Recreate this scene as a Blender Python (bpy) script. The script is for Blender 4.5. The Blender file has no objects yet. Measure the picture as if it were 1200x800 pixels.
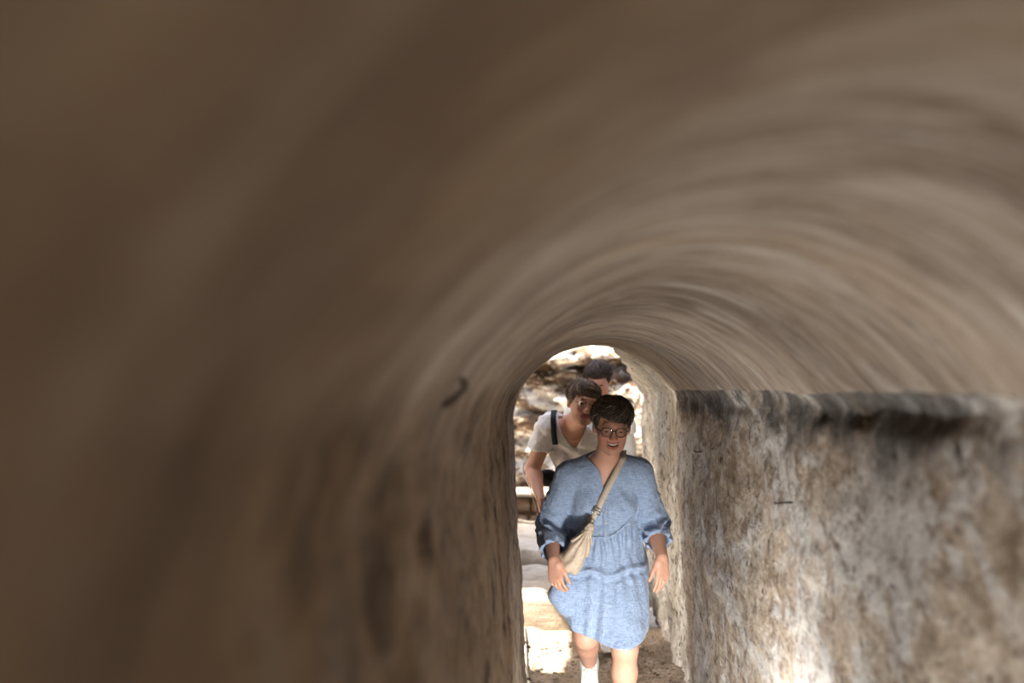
import bpy, bmesh, math, random
import numpy as np
from mathutils import Vector, Matrix, noise as mnoise

random.seed(7); rng = np.random.default_rng(7)
scene = bpy.context.scene
COL = scene.collection

# ------------------------------------------------------------------ camera
EYE = 1.55
cam_d = bpy.data.cameras.new('camera'); cam = bpy.data.objects.new('camera', cam_d); COL.objects.link(cam)
cam.location = (0, 0, EYE)
cam.rotation_euler = (math.radians(90 + 2.7), 0, math.radians(1.96))
cam_d.lens = 35; cam_d.sensor_width = 36; cam_d.clip_start = 0.02; cam_d.clip_end = 200
cam_d.dof.use_dof = True; cam_d.dof.focus_distance = 4.3; cam_d.dof.aperture_fstop = 1.8
scene.camera = cam

# ------------------------------------------------------------------ world, sun, exposure
w = bpy.data.worlds.new('world'); scene.world = w; w.use_nodes = True
wn = w.node_tree; wn.nodes.clear()
sky = wn.nodes.new('ShaderNodeTexSky'); sky.sky_type = 'NISHITA'; sky.sun_disc = False
sky.sun_elevation = math.radians(58); sky.sun_rotation = math.radians(-100); sky.dust_density = 5.0; sky.air_density = 1.0
bg = wn.nodes.new('ShaderNodeBackground'); bg.inputs['Strength'].default_value = 0.30
wo = wn.nodes.new('ShaderNodeOutputWorld')
wn.links.new(sky.outputs[0], bg.inputs[0]); wn.links.new(bg.outputs[0], wo.inputs[0])
sun_d = bpy.data.lights.new('sun', 'SUN'); sun = bpy.data.objects.new('sun', sun_d); COL.objects.link(sun)
sun_d.energy = 9.5; sun_d.angle = math.radians(0.6); sun_d.color = (1.0, 0.95, 0.86)
sun_dir = Vector((-0.80, -0.16, 1.15)).normalized()          # towards the sun
sun.rotation_euler = sun_dir.to_track_quat('Z', 'Y').to_euler(); sun.location = (-3, 5, 6)
vs = scene.view_settings
vs.view_transform = 'Standard'; vs.look = 'None'; vs.gamma = 1.0; vs.use_curve_mapping = False
vs.exposure = 1.85
scene.cycles.max_bounces = 10; scene.cycles.diffuse_bounces = 6

# ------------------------------------------------------------------ helpers
def tag(o, label=None, cat=None, group=None, kind=None):
    if label: o['label'] = label
    if cat: o['category'] = cat
    if group: o['group'] = group
    if kind: o['kind'] = kind
    return o
def empty(name, loc, label, cat, group=None):
    o = bpy.data.objects.new(name, None); COL.objects.link(o); o.location = loc
    o.empty_display_size = 0.1
    return tag(o, label, cat, group)
def mesh_obj(name, verts, faces, mat, parent=None, smooth=True, uv=None, col=None):
    me = bpy.data.meshes.new(name)
    me.from_pydata([tuple(v) for v in verts] if not isinstance(verts, np.ndarray) else verts.tolist(), [],
                   faces if not isinstance(faces, np.ndarray) else faces.tolist())
    if smooth: me.polygons.foreach_set('use_smooth', [True]*len(me.polygons))
    if uv is not None:
        L = me.uv_layers.new(name='UVMap'); li = np.zeros(len(me.loops), dtype=np.int32)
        me.loops.foreach_get('vertex_index', li)
        L.data.foreach_set('uv', np.asarray(uv, dtype=np.float32)[li].ravel())
    if col is not None:
        a = me.color_attributes.new('Col', 'FLOAT_COLOR', 'POINT')
        c4 = np.ones((len(me.vertices), 4), dtype=np.float32); c4[:, :3] = col
        a.data.foreach_set('color', c4.ravel())
    me.update()
    o = bpy.data.objects.new(name, me); COL.objects.link(o)
    if mat: me.materials.append(mat)
    if parent is not None:
        o.parent = parent; o.matrix_parent_inverse = Matrix.Translation(parent_world(parent)).inverted()
    return o
def parent_world(p):          # roots are unrotated; child meshes are built in world coordinates
    return p.location.copy() if p.parent is None else Vector((0, 0, 0))
def tube_data(pts, rad, n=8, closed=False, flat=None, ref=None):
    """swept tube; rad scalar or list; flat=(a,b) gives an elliptic section"""
    pts = [Vector(p) for p in pts]; m = len(pts)
    V_, F_ = [], []; prev = Vector(ref) if ref is not None else None
    for i, p in enumerate(pts):
        if closed: t = (pts[(i+1) % m]-pts[i-1]).normalized()
        else: t = (pts[min(i+1, m-1)]-pts[max(i-1, 0)]).normalized()
        if prev is None:
            prev = Vector((0, 0, 1)) if abs(t.z) < .9 else Vector((1, 0, 0))
        u = (prev - t*prev.dot(t)).normalized(); v = t.cross(u); prev = u
        r = rad[i] if isinstance(rad, (list, tuple, np.ndarray)) else rad
        a, b = (flat if flat else (1, 1))
        for k in range(n):
            an = 2*math.pi*k/n
            V_.append(p + u*(math.cos(an)*r*a) + v*(math.sin(an)*r*b))
    for i in range(m if closed else m-1):
        for k in range(n):
            j = (i+1) % m
            F_.append((i*n+k, i*n+(k+1) % n, j*n+(k+1) % n, j*n+k))
    if not closed:
        F_.append(tuple(range(n-1, -1, -1))); F_.append(tuple((m-1)*n+k for k in range(n)))
    return V_, F_
class MB:
    def __init__(s): s.v = []; s.f = []
    def add(s, vf):
        o = len(s.v); s.v += [tuple(x) for x in vf[0]]; s.f += [tuple(i+o for i in f) for f in vf[1]]; return s
    def tube(s, *a, **k): return s.add(tube_data(*a, **k))
    def box(s, c, d, rot=None):
        vs_ = [Vector((x*d[0]/2, y*d[1]/2, z*d[2]/2)) for x in (-1, 1) for y in (-1, 1) for z in (-1, 1)]
        if rot is not None: vs_ = [rot @ v for v in vs_]
        return s.add(([v+Vector(c) for v in vs_], [(0,1,3,2),(4,6,7,5),(0,4,5,1),(2,3,7,6),(0,2,6,4),(1,5,7,3)]))
    def build(s, name, mat, parent=None, smooth=True): return mesh_obj(name, s.v, s.f, mat, parent, smooth)
def crom(P, n):
    """Catmull-Rom resample of a polyline, n points evenly by arc length"""
    P = np.asarray(P, float); Q = np.vstack([2*P[0]-P[1], P, 2*P[-1]-P[-2]]); out = []
    for i in range(1, len(Q)-2):
        for t in np.linspace(0, 1, 24, endpoint=False):
            a, b, c, d = Q[i-1], Q[i], Q[i+1], Q[i+2]
            out.append(.5*((2*b)+(-a+c)*t+(2*a-5*b+4*c-d)*t*t+(-a+3*b-3*c+d)*t**3))
    out.append(P[-1]); out = np.array(out)
    s = np.concatenate([[0], np.cumsum(np.linalg.norm(np.diff(out, axis=0), axis=1))])
    si = np.linspace(0, s[-1], n)
    return np.stack([np.interp(si, s, out[:, k]) for k in range(out.shape[1])], 1), si
def sstep(a, b, x):
    t = np.clip((x-a)/(b-a), 0, 1); return t*t*(3-2*t)
def _hash(i, j, k):
    n = (i.astype(np.int64)*73856093) ^ (j.astype(np.int64)*19349663) ^ (k.astype(np.int64)*83492791)
    n = (n ^ (n >> 13)) * 1274126177 & 0x7fffffff
    n = (n ^ (n >> 16)) * 668265263 & 0x7fffffff
    return (n & 0xffff)/32767.5 - 1.0
def vnoise(p):
    f = np.floor(p); i = f.astype(np.int64); t = p-f; t = t*t*t*(t*(t*6-15)+10); r = 0
    for a in (0, 1):
        for b in (0, 1):
            for c in (0, 1):
                wgt = (t[:, 0] if a else 1-t[:, 0])*(t[:, 1] if b else 1-t[:, 1])*(t[:, 2] if c else 1-t[:, 2])
                r = r + wgt*_hash(i[:, 0]+a, i[:, 1]+b, i[:, 2]+c)
    return r
def fbm(p, o=4, g=.5):
    r = 0; a = 1.0; q = np.asarray(p, float).copy()
    for _ in range(o):
        r = r + a*vnoise(q); q = q*2.03+17.3; a *= g
    return r

# ------------------------------------------------------------------ materials
class Mat:
    def __init__(s, name):
        s.m = bpy.data.materials.new(name); s.m.use_nodes = True; s.t = s.m.node_tree; s.t.nodes.clear()
        s.out = s.n('OutputMaterial'); s.b = s.n('BsdfPrincipled'); s.l(s.b.outputs[0], s.out.inputs[0])
    def n(s, typ, **k):
        nd = s.t.nodes.new('ShaderNode'+typ)
        for a, v in k.items(): setattr(nd, a, v)
        return nd
    def l(s, a, b): s.t.links.new(a, b)
    def noise(s, vec, scale=(1, 1, 1), sc=1.0, detail=6, rough=.6, dist=0.0, loc=(0, 0, 0)):
        mp = s.n('Mapping'); mp.inputs['Scale'].default_value = scale; mp.inputs['Location'].default_value = loc
        s.l(vec, mp.inputs[0]); nz = s.n('TexNoise'); s.l(mp.outputs[0], nz.inputs['Vector'])
        nz.inputs['Scale'].default_value = sc; nz.inputs['Detail'].default_value = detail
        nz.inputs['Roughness'].default_value = rough; nz.inputs['Distortion'].default_value = dist
        return nz.outputs['Fac']
    def ramp(s, fac, stops, interp='LINEAR'):
        r = s.n('ValToRGB'); s.l(fac, r.inputs[0]); e = r.color_ramp.elements; r.color_ramp.interpolation = interp
        while len(e) < len(stops): e.new(.5)
        for x, (p, c) in zip(e, stops):
            x.position = p; x.color = (c, c, c, 1) if isinstance(c, (int, float)) else (*c, 1)
        return r.outputs[0]
    def mix(s, fac, a, b, mode='MIX'):
        m = s.n('Mix', data_type='RGBA', blend_type=mode)
        for sock, v in ((m.inputs[0], fac), (m.inputs[6], a), (m.inputs[7], b)):
            if hasattr(v, 'is_output'): s.l(v, sock)
            elif isinstance(v, (int, float)): sock.default_value = v
            else: sock.default_value = (*v, 1)
        return m.outputs[2]
    def math(s, op, a, b=0.0, clamp=False):
        m = s.n('Math', operation=op, use_clamp=clamp)
        for sock, v in ((m.inputs[0], a), (m.inputs[1], b)):
            if hasattr(v, 'is_output'): s.l(v, sock)
            else: sock.default_value = v
        return m.outputs[0]
    def rng(s, v, a, b, c=0.0, d=1.0):
        m = s.n('MapRange', interpolation_type='SMOOTHSTEP'); s.l(v, m.inputs[0])
        for i, x in zip((1, 2, 3, 4), (a, b, c, d)): m.inputs[i].default_value = x
        return m.outputs[0]
    def bump(s, h, dist=.01, strength=1.0, prev=None):
        b = s.n('Bump'); b.inputs['Distance'].default_value = dist; b.inputs['Strength'].default_value = strength
        s.l(h, b.inputs['Height'])
        if prev is not None: s.l(prev, b.inputs['Normal'])
        return b.outputs[0]
    def fin(s, col, rough=.9, normal=None, spec=.25, metal=0.0):
        if hasattr(col, 'is_output'): s.l(col, s.b.inputs['Base Color'])
        else: s.b.inputs['Base Color'].default_value = (*col, 1)
        s.b.inputs['Roughness'].default_value = rough; s.b.inputs['Specular IOR Level'].default_value = spec
        s.b.inputs['Metallic'].default_value = metal
        if normal is not None: s.l(normal, s.b.inputs['Normal'])
        return s.m
    @property
    def pos(s): return s.n('NewGeometry').outputs['Position']
    @property
    def uv(s): return s.n('TexCoord').outputs['UV']
    def xyz(s, v):
        q = s.n('SeparateXYZ'); s.l(v, q.inputs[0]); return q.outputs

def mat_ceiling():
    m = Mat('limewashed_vault'); uv = m.uv                    # uv = (metres along the tunnel, metres round the arch)
    streak = m.noise(uv, (14, 2.6, 1), 1.0, 9, .70, .5)
    fine = m.noise(uv, (70, 7, 1), 1.0, 5, .7)
    blot = m.noise(uv, (2.6, 1.8, 1), 1.0, 5, .6, .6)
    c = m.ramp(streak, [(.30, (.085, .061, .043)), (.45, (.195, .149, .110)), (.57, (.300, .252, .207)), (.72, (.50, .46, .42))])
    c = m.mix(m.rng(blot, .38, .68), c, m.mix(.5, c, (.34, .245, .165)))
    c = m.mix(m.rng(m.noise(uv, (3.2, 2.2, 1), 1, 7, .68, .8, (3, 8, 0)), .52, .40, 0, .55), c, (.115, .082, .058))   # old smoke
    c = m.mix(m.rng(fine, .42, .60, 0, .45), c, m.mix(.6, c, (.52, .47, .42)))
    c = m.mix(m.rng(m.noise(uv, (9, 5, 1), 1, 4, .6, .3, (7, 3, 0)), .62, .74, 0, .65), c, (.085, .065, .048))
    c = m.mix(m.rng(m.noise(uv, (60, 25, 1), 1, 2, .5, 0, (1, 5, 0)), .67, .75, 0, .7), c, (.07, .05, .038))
    # dark damp blotches on the side wall below the left springing
    p = m.pos; X = m.xyz(p)
    low = m.math('MULTIPLY', m.rng(X[0], .12, -.02), m.rng(m.math('ADD', X[2], m.math('MULTIPLY', blot, .14)), 1.64, 1.56))
    c = m.mix(m.math('MULTIPLY', low, .38), c, (.115, .084, .060))
    c = m.mix(m.math('MULTIPLY', low, m.rng(m.noise(p, (2, 3.4, 3.6), 1, 6, .6, .7, (4, 1, 3)), .47, .62, 0, .85)), c, (.062, .046, .034))
    c = m.mix(m.math('MULTIPLY', low, m.rng(m.noise(p, (9, 9, 10), 1, 6, .7, .5, (1, 1, 3)), .40, .62, 0, .6)), c, (.30, .215, .14))
    h = m.math('ADD', m.math('MULTIPLY', streak, .7), m.math('MULTIPLY', fine, .35))
    h = m.math('ADD', h, m.math('MULTIPLY', low, m.noise(p, (9, 9, 10), 1, 6, .7)))
    return m.fin(c, .95, m.bump(h, .012, .8), .15)
def mat_wall(name, seed, dark):
    m = Mat(name); p = m.pos; X = m.xyz(p)
    blot = m.noise(p, (3, 2.0, 3.8), 1.0, 9, .66, .8, (seed, 2, 5))
    film = m.noise(p, (3, 2.8, 3.6), 1.0, 10, .70, .6, (seed, 0, 0))
    grain = m.noise(p, (60, 36, 62), 1.0, 6, .75)
    mid = m.noise(p, (16, 9.5, 15), 1.0, 7, .72, .6, (seed, 6, 2))
    c = m.ramp(blot, [(.30, (.180, .130, .090)), (.43, (.315, .245, .180)), (.54, (.420, .350, .275)), (.68, (.50, .44, .37))])
    c = m.mix(m.rng(film, .48, .58, 0, .85), c, (.54, .525, .50))                # grey-white lime film
    c = m.mix(m.rng(mid, .50, .38, 0, .75), c, (.155, .108, .072))
    c = m.mix(m.rng(mid, .56, .66, 0, .60), c, (.60, .565, .52))
    c = m.mix(m.rng(grain, .47, .36, 0, .70), c, (.11, .078, .052))
    c = m.mix(m.rng(grain, .56, .66, 0, .60), c, (.66, .61, .54))
    dash = m.noise(p, (20, 20, 15), 1, 4, .65, .3, (seed, 9, 1))
    c = m.mix(m.rng(dash, .61, .68, 0, .9), c, (.050, .036, .027))
    # soot and damp stain along the springing, with ragged lower edge
    edge = m.math('ADD', X[2], m.math('MULTIPLY', m.math('SUBTRACT', m.noise(p, (1, 2.6, 1.8), 1, 7, .70, .4, (seed, 4, 2)), .5), .44))
    band = m.math('MULTIPLY', m.rng(edge, 1.38, 1.47), m.rng(m.noise(p, (1, 2.4, 3), 1, 6, .68, .5, (seed, 1, 8)), .38, .52))
    c = m.mix(m.math('MULTIPLY', band, dark), c, m.ramp(m.noise(p, (8, 10, 8), 1, 6, .72), [(.36, (.030, .026, .024)), (.52, (.11, .102, .096)), (.66, (.27, .26, .25))]))
    h = m.math('ADD', m.math('MULTIPLY', grain, .45), m.math('ADD', m.math('MULTIPLY', mid, .9), m.math('MULTIPLY', film, .8)))
    return m.fin(c, .93, m.bump(h, .016, .9), .18)
def mat_rock(name, a, b, c_, sc=1.0):
    m = Mat(name); p = m.pos
    n1 = m.noise(p, (1, 1, 2.4), 2.2*sc, 9, .68, .5); n2 = m.noise(p, (1, 1, 1), 24*sc, 5, .7)
    c = m.ramp(n1, [(.30, a), (.50, b), (.68, c_)])
    c = m.mix(m.rng(n2, .40, .66, 0, .6), c, m.mix(.65, c, a))
    return m.fin(c, .95, m.bump(m.math('ADD', n1, m.math('MULTIPLY', n2, .5)), .03/sc, .8), .12)
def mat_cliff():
    m = Mat('pale_rock_painted_shade'); p = m.pos
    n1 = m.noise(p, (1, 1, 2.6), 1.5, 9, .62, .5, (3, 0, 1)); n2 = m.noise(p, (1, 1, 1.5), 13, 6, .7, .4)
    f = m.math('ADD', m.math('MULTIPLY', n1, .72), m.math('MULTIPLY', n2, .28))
    c = m.ramp(f, [(.42, (.055, .033, .020)), (.485, (.16, .11, .07)), (.52, (.50, .46, .40)), (.62, (.68, .65, .60))])  # dark stops paint crevice shade into the rock colour
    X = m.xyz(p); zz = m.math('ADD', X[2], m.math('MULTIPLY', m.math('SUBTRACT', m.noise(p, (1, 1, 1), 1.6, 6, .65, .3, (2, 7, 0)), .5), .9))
    seam = m.math('MULTIPLY', m.rng(zz, 1.58, 1.66), m.rng(zz, 1.94, 1.86))                 # a dark band of ledge shade painted between the pale layers
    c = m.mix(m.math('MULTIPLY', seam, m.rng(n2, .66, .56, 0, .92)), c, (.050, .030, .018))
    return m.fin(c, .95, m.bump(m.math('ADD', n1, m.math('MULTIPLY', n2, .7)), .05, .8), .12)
def mat_floor():
    m = Mat('trodden_earth'); p = m.pos
    n1 = m.noise(p, (1, 1, 1), 5, 8, .65); n2 = m.noise(p, (1, 1, 1), 55, 4, .7)
    c = m.ramp(n1, [(.3, (.17, .125, .085)), (.5, (.30, .235, .165)), (.7, (.42, .345, .26))])
    c = m.mix(m.rng(n2, .48, .62, 0, .75), c, (.105, .075, .05))
    return m.fin(c, .95, m.bump(m.math('ADD', n1, n2), .012, .9), .12)
def flat_mat(name, col, rough=.6, spec=.3, metal=0.0, var=.25, sc=60, bump=.0):
    m = Mat(name); n1 = m.noise(m.pos, (1, 1, 1), sc, 4, .6)
    dk = tuple(x*(1-var) for x in col)
    c = m.mix(m.rng(n1, .35, .65), dk, col)
    return m.fin(c, rough, m.bump(n1, bump, .6) if bump else None, spec, metal)
def cloth_mat(name, col, light, sc=1.0, sheen=.2, crease=0.0):
    m = Mat(name); p = m.pos
    wx = m.noise(p, (420*sc, 420*sc, 45*sc), 1, 2, .5); wz = m.noise(p, (45*sc, 45*sc, 420*sc), 1, 2, .5)
    slub = m.noise(p, (1, 1, .35), 60*sc, 4, .6)
    f = m.math('ADD', m.math('MULTIPLY', wx, .5), m.math('MULTIPLY', wz, .5))
    c = m.mix(m.rng(f, .38, .62), col, light)
    c = m.mix(m.rng(slub, .45, .65, 0, .18), c, light)
    m.b.inputs['Sheen Weight'].default_value = sheen
    h = m.math('ADD', f, m.math('MULTIPLY', slub, .6))
    nb = m.bump(h, .0010, .5)
    if crease: nb = m.bump(m.math('ADD', m.noise(p, (1, 1, 1.7), 14, 2, .5, 1.6), m.noise(p, (1.4, 1, .7), 26, 2, .5, 1.2, (3, 1, 2))), crease, .8, nb)
    return m.fin(c, .85, nb, .15)
def skin_mat():
    m = Mat('skin'); a = m.n('VertexColor', layer_name='Col')
    n1 = m.noise(m.pos, (1, 1, 1), 90, 3, .6)
    c = m.mix(m.rng(n1, .35, .7, 0, .22), a.outputs[0], (.42, .17, .11))
    m.b.inputs['Subsurface Weight'].default_value = .12; m.b.inputs['Subsurface Radius'].default_value = (.012, .005, .003)
    m.b.inputs['Subsurface Scale'].default_value = 1.0
    return m.fin(c, .52, m.bump(n1, .0012, .4), .35)
def hair_mat(name, a, b):
    m = Mat(name); ca = m.n('VertexColor', layer_name='Col')
    n1 = m.noise(m.pos, (1, 1, 1), 140, 3, .6)
    c = m.mix(m.rng(n1, .35, .65), a, b)
    c = m.mix(1.0, c, ca.outputs[0], 'MULTIPLY')
    return m.fin(c, .55, None, .25)
def glass_mat():
    m = Mat('spectacle_lens'); tr = m.n('BsdfTransparent'); gl = m.n('BsdfGlossy'); gl.inputs['Roughness'].default_value = .03
    mx = m.n('MixShader'); mx.inputs[0].default_value = .07
    m.l(tr.outputs[0], mx.inputs[1]); m.l(gl.outputs[0], mx.inputs[2]); m.l(mx.outputs[0], m.out.inputs[0]); return m.m
M = {
 'ceiling': mat_ceiling(), 'wall_r': mat_wall('lime_plaster_right', 0.0, .92),
 'floor': mat_floor(),
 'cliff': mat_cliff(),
 'ground': mat_rock('dry_ground', (.30, .25, .19), (.42, .37, .30), (.52, .47, .40)),
 'step': mat_rock('step_stone', (.22, .175, .125), (.36, .30, .225), (.46, .40, .32), 2.5),
 'brownstone': mat_rock('brown_stone', (.10, .055, .03), (.20, .12, .065), (.30, .20, .12), 3),
 'pebble': mat_rock('pebble', (.11, .08, .055), (.24, .185, .13), (.40, .34, .27), 6),
 'iron': flat_mat('rusted_iron', (.045, .032, .026), .75, .3, .3, .4, 300),
 'conduit': flat_mat('beige_conduit', (.50, .43, .32), .5),
 'rope': flat_mat('straw_rope', (.56, .48, .33), .85, .1, 0, .35, 200, .002),
 'lamp': flat_mat('lamp_housing', (.03, .03, .032), .4),
}

# ------------------------------------------------------------------ the tunnel
Y0, Y1 = -2.1, 5.05
YDOOR = -.85                                                # the left wall starts here: an added unseen doorway letting light in behind the camera
PROFILE = [(-.105,-1.56),(-.112,-1.3),(-.12,-1.05),(-.145,-.62),(-.163,-.28),(-.168,-.17),(-.161,-.09),
           (-.136,-.018),(-.112,.022),(-.077,.064),(-.013,.124),(.064,.171),(.15,.201),(.236,.214),(.334,.206),(.428,.171),(.514,.116),(.578,.056),(.622,.004),
           (.648,-.030),(.652,-.10),(.652,-.3),(.664,-.7),(.69,-1.1),(.722,-1.56)]
prof, parc = crom(PROFILE, 300)
tan_ = np.gradient(prof, axis=0); tan_ /= np.linalg.norm(tan_, axis=1)[:, None]
nrm = np.stack([-tan_[:, 1], tan_[:, 0]], 1)                 # outwards (left wall first: up, so -x is outwards)
iL = int(np.argmin(np.abs(parc-parc[np.argmin(np.hypot(prof[:, 0]+.161, prof[:, 1]+.09))])))
iR = int(np.argmin(np.hypot(prof[:, 0]-.633, prof[:, 1]+.010)))
def tunnel_disp(x, y, z, k):
    """inward (negative) / outward bulge of the surface; k: 0 ceiling .. 1 wall"""
    P_ = np.stack([x, y, z], 1)
    big = fbm(P_*np.array([1.5, 1.3, 1.5]), 2)*.012
    streak = fbm(P_*np.array([9, 26, 4.5])+3, 3)*(.0022-.0008*k)
    lump = fbm(P_*np.array([10, 5, 11])+9, 5, .62)*.0062*k
    wave = fbm(P_*np.array([3, 7, 3])+30, 2)*.004*(1-k)
    pit = -np.clip(fbm(P_*np.array([30, 15, 28])+60, 2)-.55, 0, 1)*.010*k
    return big+streak+lump+wave-pit
def tunnel_part(name, i0, i1, mat, thick=.55, Y0=Y0):
    ys = np.concatenate([np.arange(Y0, .1, .05), np.arange(.1, Y1+.001, .02)]); ys[-1] = Y1
    pr = prof[i0:i1+1]; nn = nrm[i0:i1+1]; ar = parc[i0:i1+1]; n = len(pr); m = len(ys)
    YY, II = np.meshgrid(ys, np.arange(n), indexing='ij'); YY = YY.ravel(); II = II.ravel()
    x = pr[II, 0]; z = pr[II, 1]+EYE; gi = II+i0
    k = 1-sstep(iL-6, iL+14, gi)*(1-sstep(iR-6, iR+3, gi))
    d = tunnel_disp(x, YY, z, k)
    # plaster broken back under the right springing in places
    lip = np.exp(-((z-1.500)/.030)**2)*(x > .4)*np.clip(fbm(np.stack([YY*1.7, z*9, x*0], 1)+5, 5, .62)+.15, 0, 1)*.026*(gi > iR)
    d = d+lip
    V_in = np.stack([x+nn[II, 0]*d, YY, z+nn[II, 1]*d], 1)
    uv = np.stack([YY, ar[II]], 1)
    # closed outer shell, coarse in y: just the two end rows
    ox = pr[:, 0]+nn[:, 0]*thick; oz = pr[:, 1]+EYE+nn[:, 1]*thick
    o0 = np.stack([ox, np.full(n, Y0), oz], 1); o1 = np.stack([ox, np.full(n, Y1), oz], 1)
    V_ = np.vstack([V_in, o0, o1]); uv = np.vstack([uv, np.stack([np.full(n, Y0), ar], 1), np.stack([np.full(n, Y1), ar], 1)])
    idx = np.arange(m*n).reshape(m, n)
    F_ = np.stack([idx[:-1, :-1], idx[1:, :-1], idx[1:, 1:], idx[:-1, 1:]], -1).reshape(-1, 4)
    F_ = F_.tolist(); a = m*n; b = a+n
    # the edges get vertices of their own so that the smooth inner face keeps its normals up to the seams
    full = np.arange(m*n).reshape(m, n); dup = {}
    ring = np.unique(np.concatenate([full[0], full[-1], full[:, 0], full[:, -1]]))
    dmap = np.full(m*n, -1); dmap[ring] = len(V_)+np.arange(len(ring))
    V_ = np.vstack([V_, V_[ring]]); uv = np.vstack([uv, uv[ring]]); idx = dmap[full]
    for i in range(n-1):
        F_.append([a+i, a+i+1, b+i+1, b+i])
        F_.append([idx[0, i], idx[0, i+1], a+i+1, a+i]); F_.append([idx[-1, i+1], idx[-1, i], b+i, b+i+1])
    F_.append([a, b]+[int(q) for q in idx[::-1, 0]])
    F_.append([b+n-1, a+n-1]+[int(q) for q in idx[:, -1]])
    o = mesh_obj(name, V_, F_, mat, uv=uv); o.data.validate()
    return tag(o, kind='structure')
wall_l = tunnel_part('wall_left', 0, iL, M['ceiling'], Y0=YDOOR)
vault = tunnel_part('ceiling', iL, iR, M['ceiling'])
wall_r = tunnel_part('wall_right', iR, len(prof)-1, M['wall_r'])
tag(wall_l, 'dim brown plastered tunnel wall carrying the iron hook'); tag(vault, 'barrel vault of streaked brown limewash over the tunnel')
tag(wall_r, 'mottled lime plaster tunnel wall with a sooty band below the vault')

# wall and broken vault that run on in daylight past the mouth of the tunnel
def broken_vault():
    i0 = int(np.argmin(np.hypot(prof[:, 0]-.30, prof[:, 1]-.21)))
    pr = prof[i0:]; nn = nrm[i0:]; ar = parc[i0:]; n = len(pr); m = 90
    tt, II = np.meshgrid(np.linspace(0, 1, m), np.arange(n), indexing='ij'); tt = tt.ravel(); II = II.ravel()
    x = pr[II, 0]; z = pr[II, 1]+EYE
    ymax = 5.10+1.95*sstep(.30, .66, x)**.8 + .05*fbm(np.stack([z*9, x*9, x*0], 1), 3)
    y = Y1+.004+(ymax-Y1)*tt
    P_ = np.stack([x, y, z], 1)
    kw = (1-sstep(1.44, 1.56, z))
    d = .012 + fbm(P_*np.array([4, 4, 4.]), 4)*.014 + fbm(P_*np.array([22, 22, 12.])+8, 3, .6)*(.004+.011*kw)
    V_in = np.stack([x+nn[II, 0]*d, y, z+nn[II, 1]*d], 1)
    V_out = np.stack([x+nn[II, 0]*.32, y, z+nn[II, 1]*.32], 1)
    idx = np.arange(m*n).reshape(m, n); jdx = idx+m*n
    q = lambda A, fl: (np.stack([A[:-1, :-1], A[1:, :-1], A[1:, 1:], A[:-1, 1:]], -1) if fl else np.stack([A[:-1, :-1], A[:-1, 1:], A[1:, 1:], A[1:, :-1]], -1)).reshape(-1, 4).tolist()
    F_ = q(idx, True)+q(jdx, False)
    for (r, s_) in ((idx[0], jdx[0]), (idx[-1][::-1], jdx[-1][::-1]), (idx[::-1, 0], jdx[::-1, 0]), (idx[:, -1], jdx[:, -1])):
        F_ += [[int(r[i]), int(r[i+1]), int(s_[i+1]), int(s_[i])] for i in range(len(r)-1)]
    uv = np.tile(np.stack([y, ar[II]], 1), (2, 1))
    o = mesh_obj('wall_right_outer', np.vstack([V_in, V_out]), F_, M['cliff_wall'], uv=uv)
    return tag(o, 'pale sunlit rough wall with broken vault stub past the tunnel mouth', kind='structure')
def mat_outer():
    m = Mat('weathered_plaster'); p = m.pos
    n1 = m.noise(p, (9, 9, 3), 1, 8, .68, .5); n2 = m.noise(p, (40, 40, 22), 1, 4, .65)
    c = m.ramp(n1, [(.3, (.30, .25, .18)), (.46, (.58, .52, .42)), (.66, (.80, .77, .69))])
    c = m.mix(m.rng(n2, .52, .66, 0, .85), c, (.085, .062, .042))
    return m.fin(c, .95, m.bump(m.math('ADD', n1, n2), .02, .9), .1)
M['cliff_wall'] = mat_outer()
broken_vault()

# trodden floor of the tunnel
def grid_obj(name, xs, ys_, zf, mat, base=-.12):
    X_, Y_ = np.meshgrid(xs, ys_, indexing='ij'); sh = X_.shape; P_ = np.stack([X_.ravel(), Y_.ravel()], 1)
    z = zf(P_[:, 0], P_[:, 1]); V_ = np.column_stack([P_, z]); idx = np.arange(len(V_)).reshape(sh)
    F_ = np.stack([idx[:-1, :-1], idx[1:, :-1], idx[1:, 1:], idx[:-1, 1:]], -1).reshape(-1, 4).tolist()
    ring = [int(q) for q in np.concatenate([idx[:-1, 0], idx[-1, :-1], idx[:0:-1, -1], idx[0, :0:-1]])]
    lo = V_[ring].copy(); lo[:, 2] = base; o = len(V_); nr = len(ring)
    F_ += [[ring[(i+1) % nr], ring[i], o+i, o+(i+1) % nr] for i in range(nr)]
    F_.append([o+i for i in range(nr)][::-1])
    return mesh_obj(name, np.vstack([V_, lo]), F_, mat)
fz = lambda x, y: .012*fbm(np.stack([x*4, y*4, x*0], 1), 3)+.006*fbm(np.stack([x*30, y*30, x*0], 1), 3)+.03*sstep(.5, .72, x)+.02*sstep(0.02, -.1, x)-.006
tag(grid_obj('floor', np.arange(-.30, .86, .02), np.concatenate([np.arange(Y0, 4, .06), np.arange(4, 6.48, .02)]), fz, M['floor']),
    'trodden brown earth floor of the tunnel', kind='structure')
# ground outside both mouths
gz = lambda x, y: .02*fbm(np.stack([x*2, y*2, x*0], 1), 3)-.09
tag(grid_obj('ground', np.arange(-9, 9.1, .25), np.arange(-9, 14.1, .25), gz, M['ground'], -.5), 'dry pale ground outside the tunnel', kind='structure')

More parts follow.
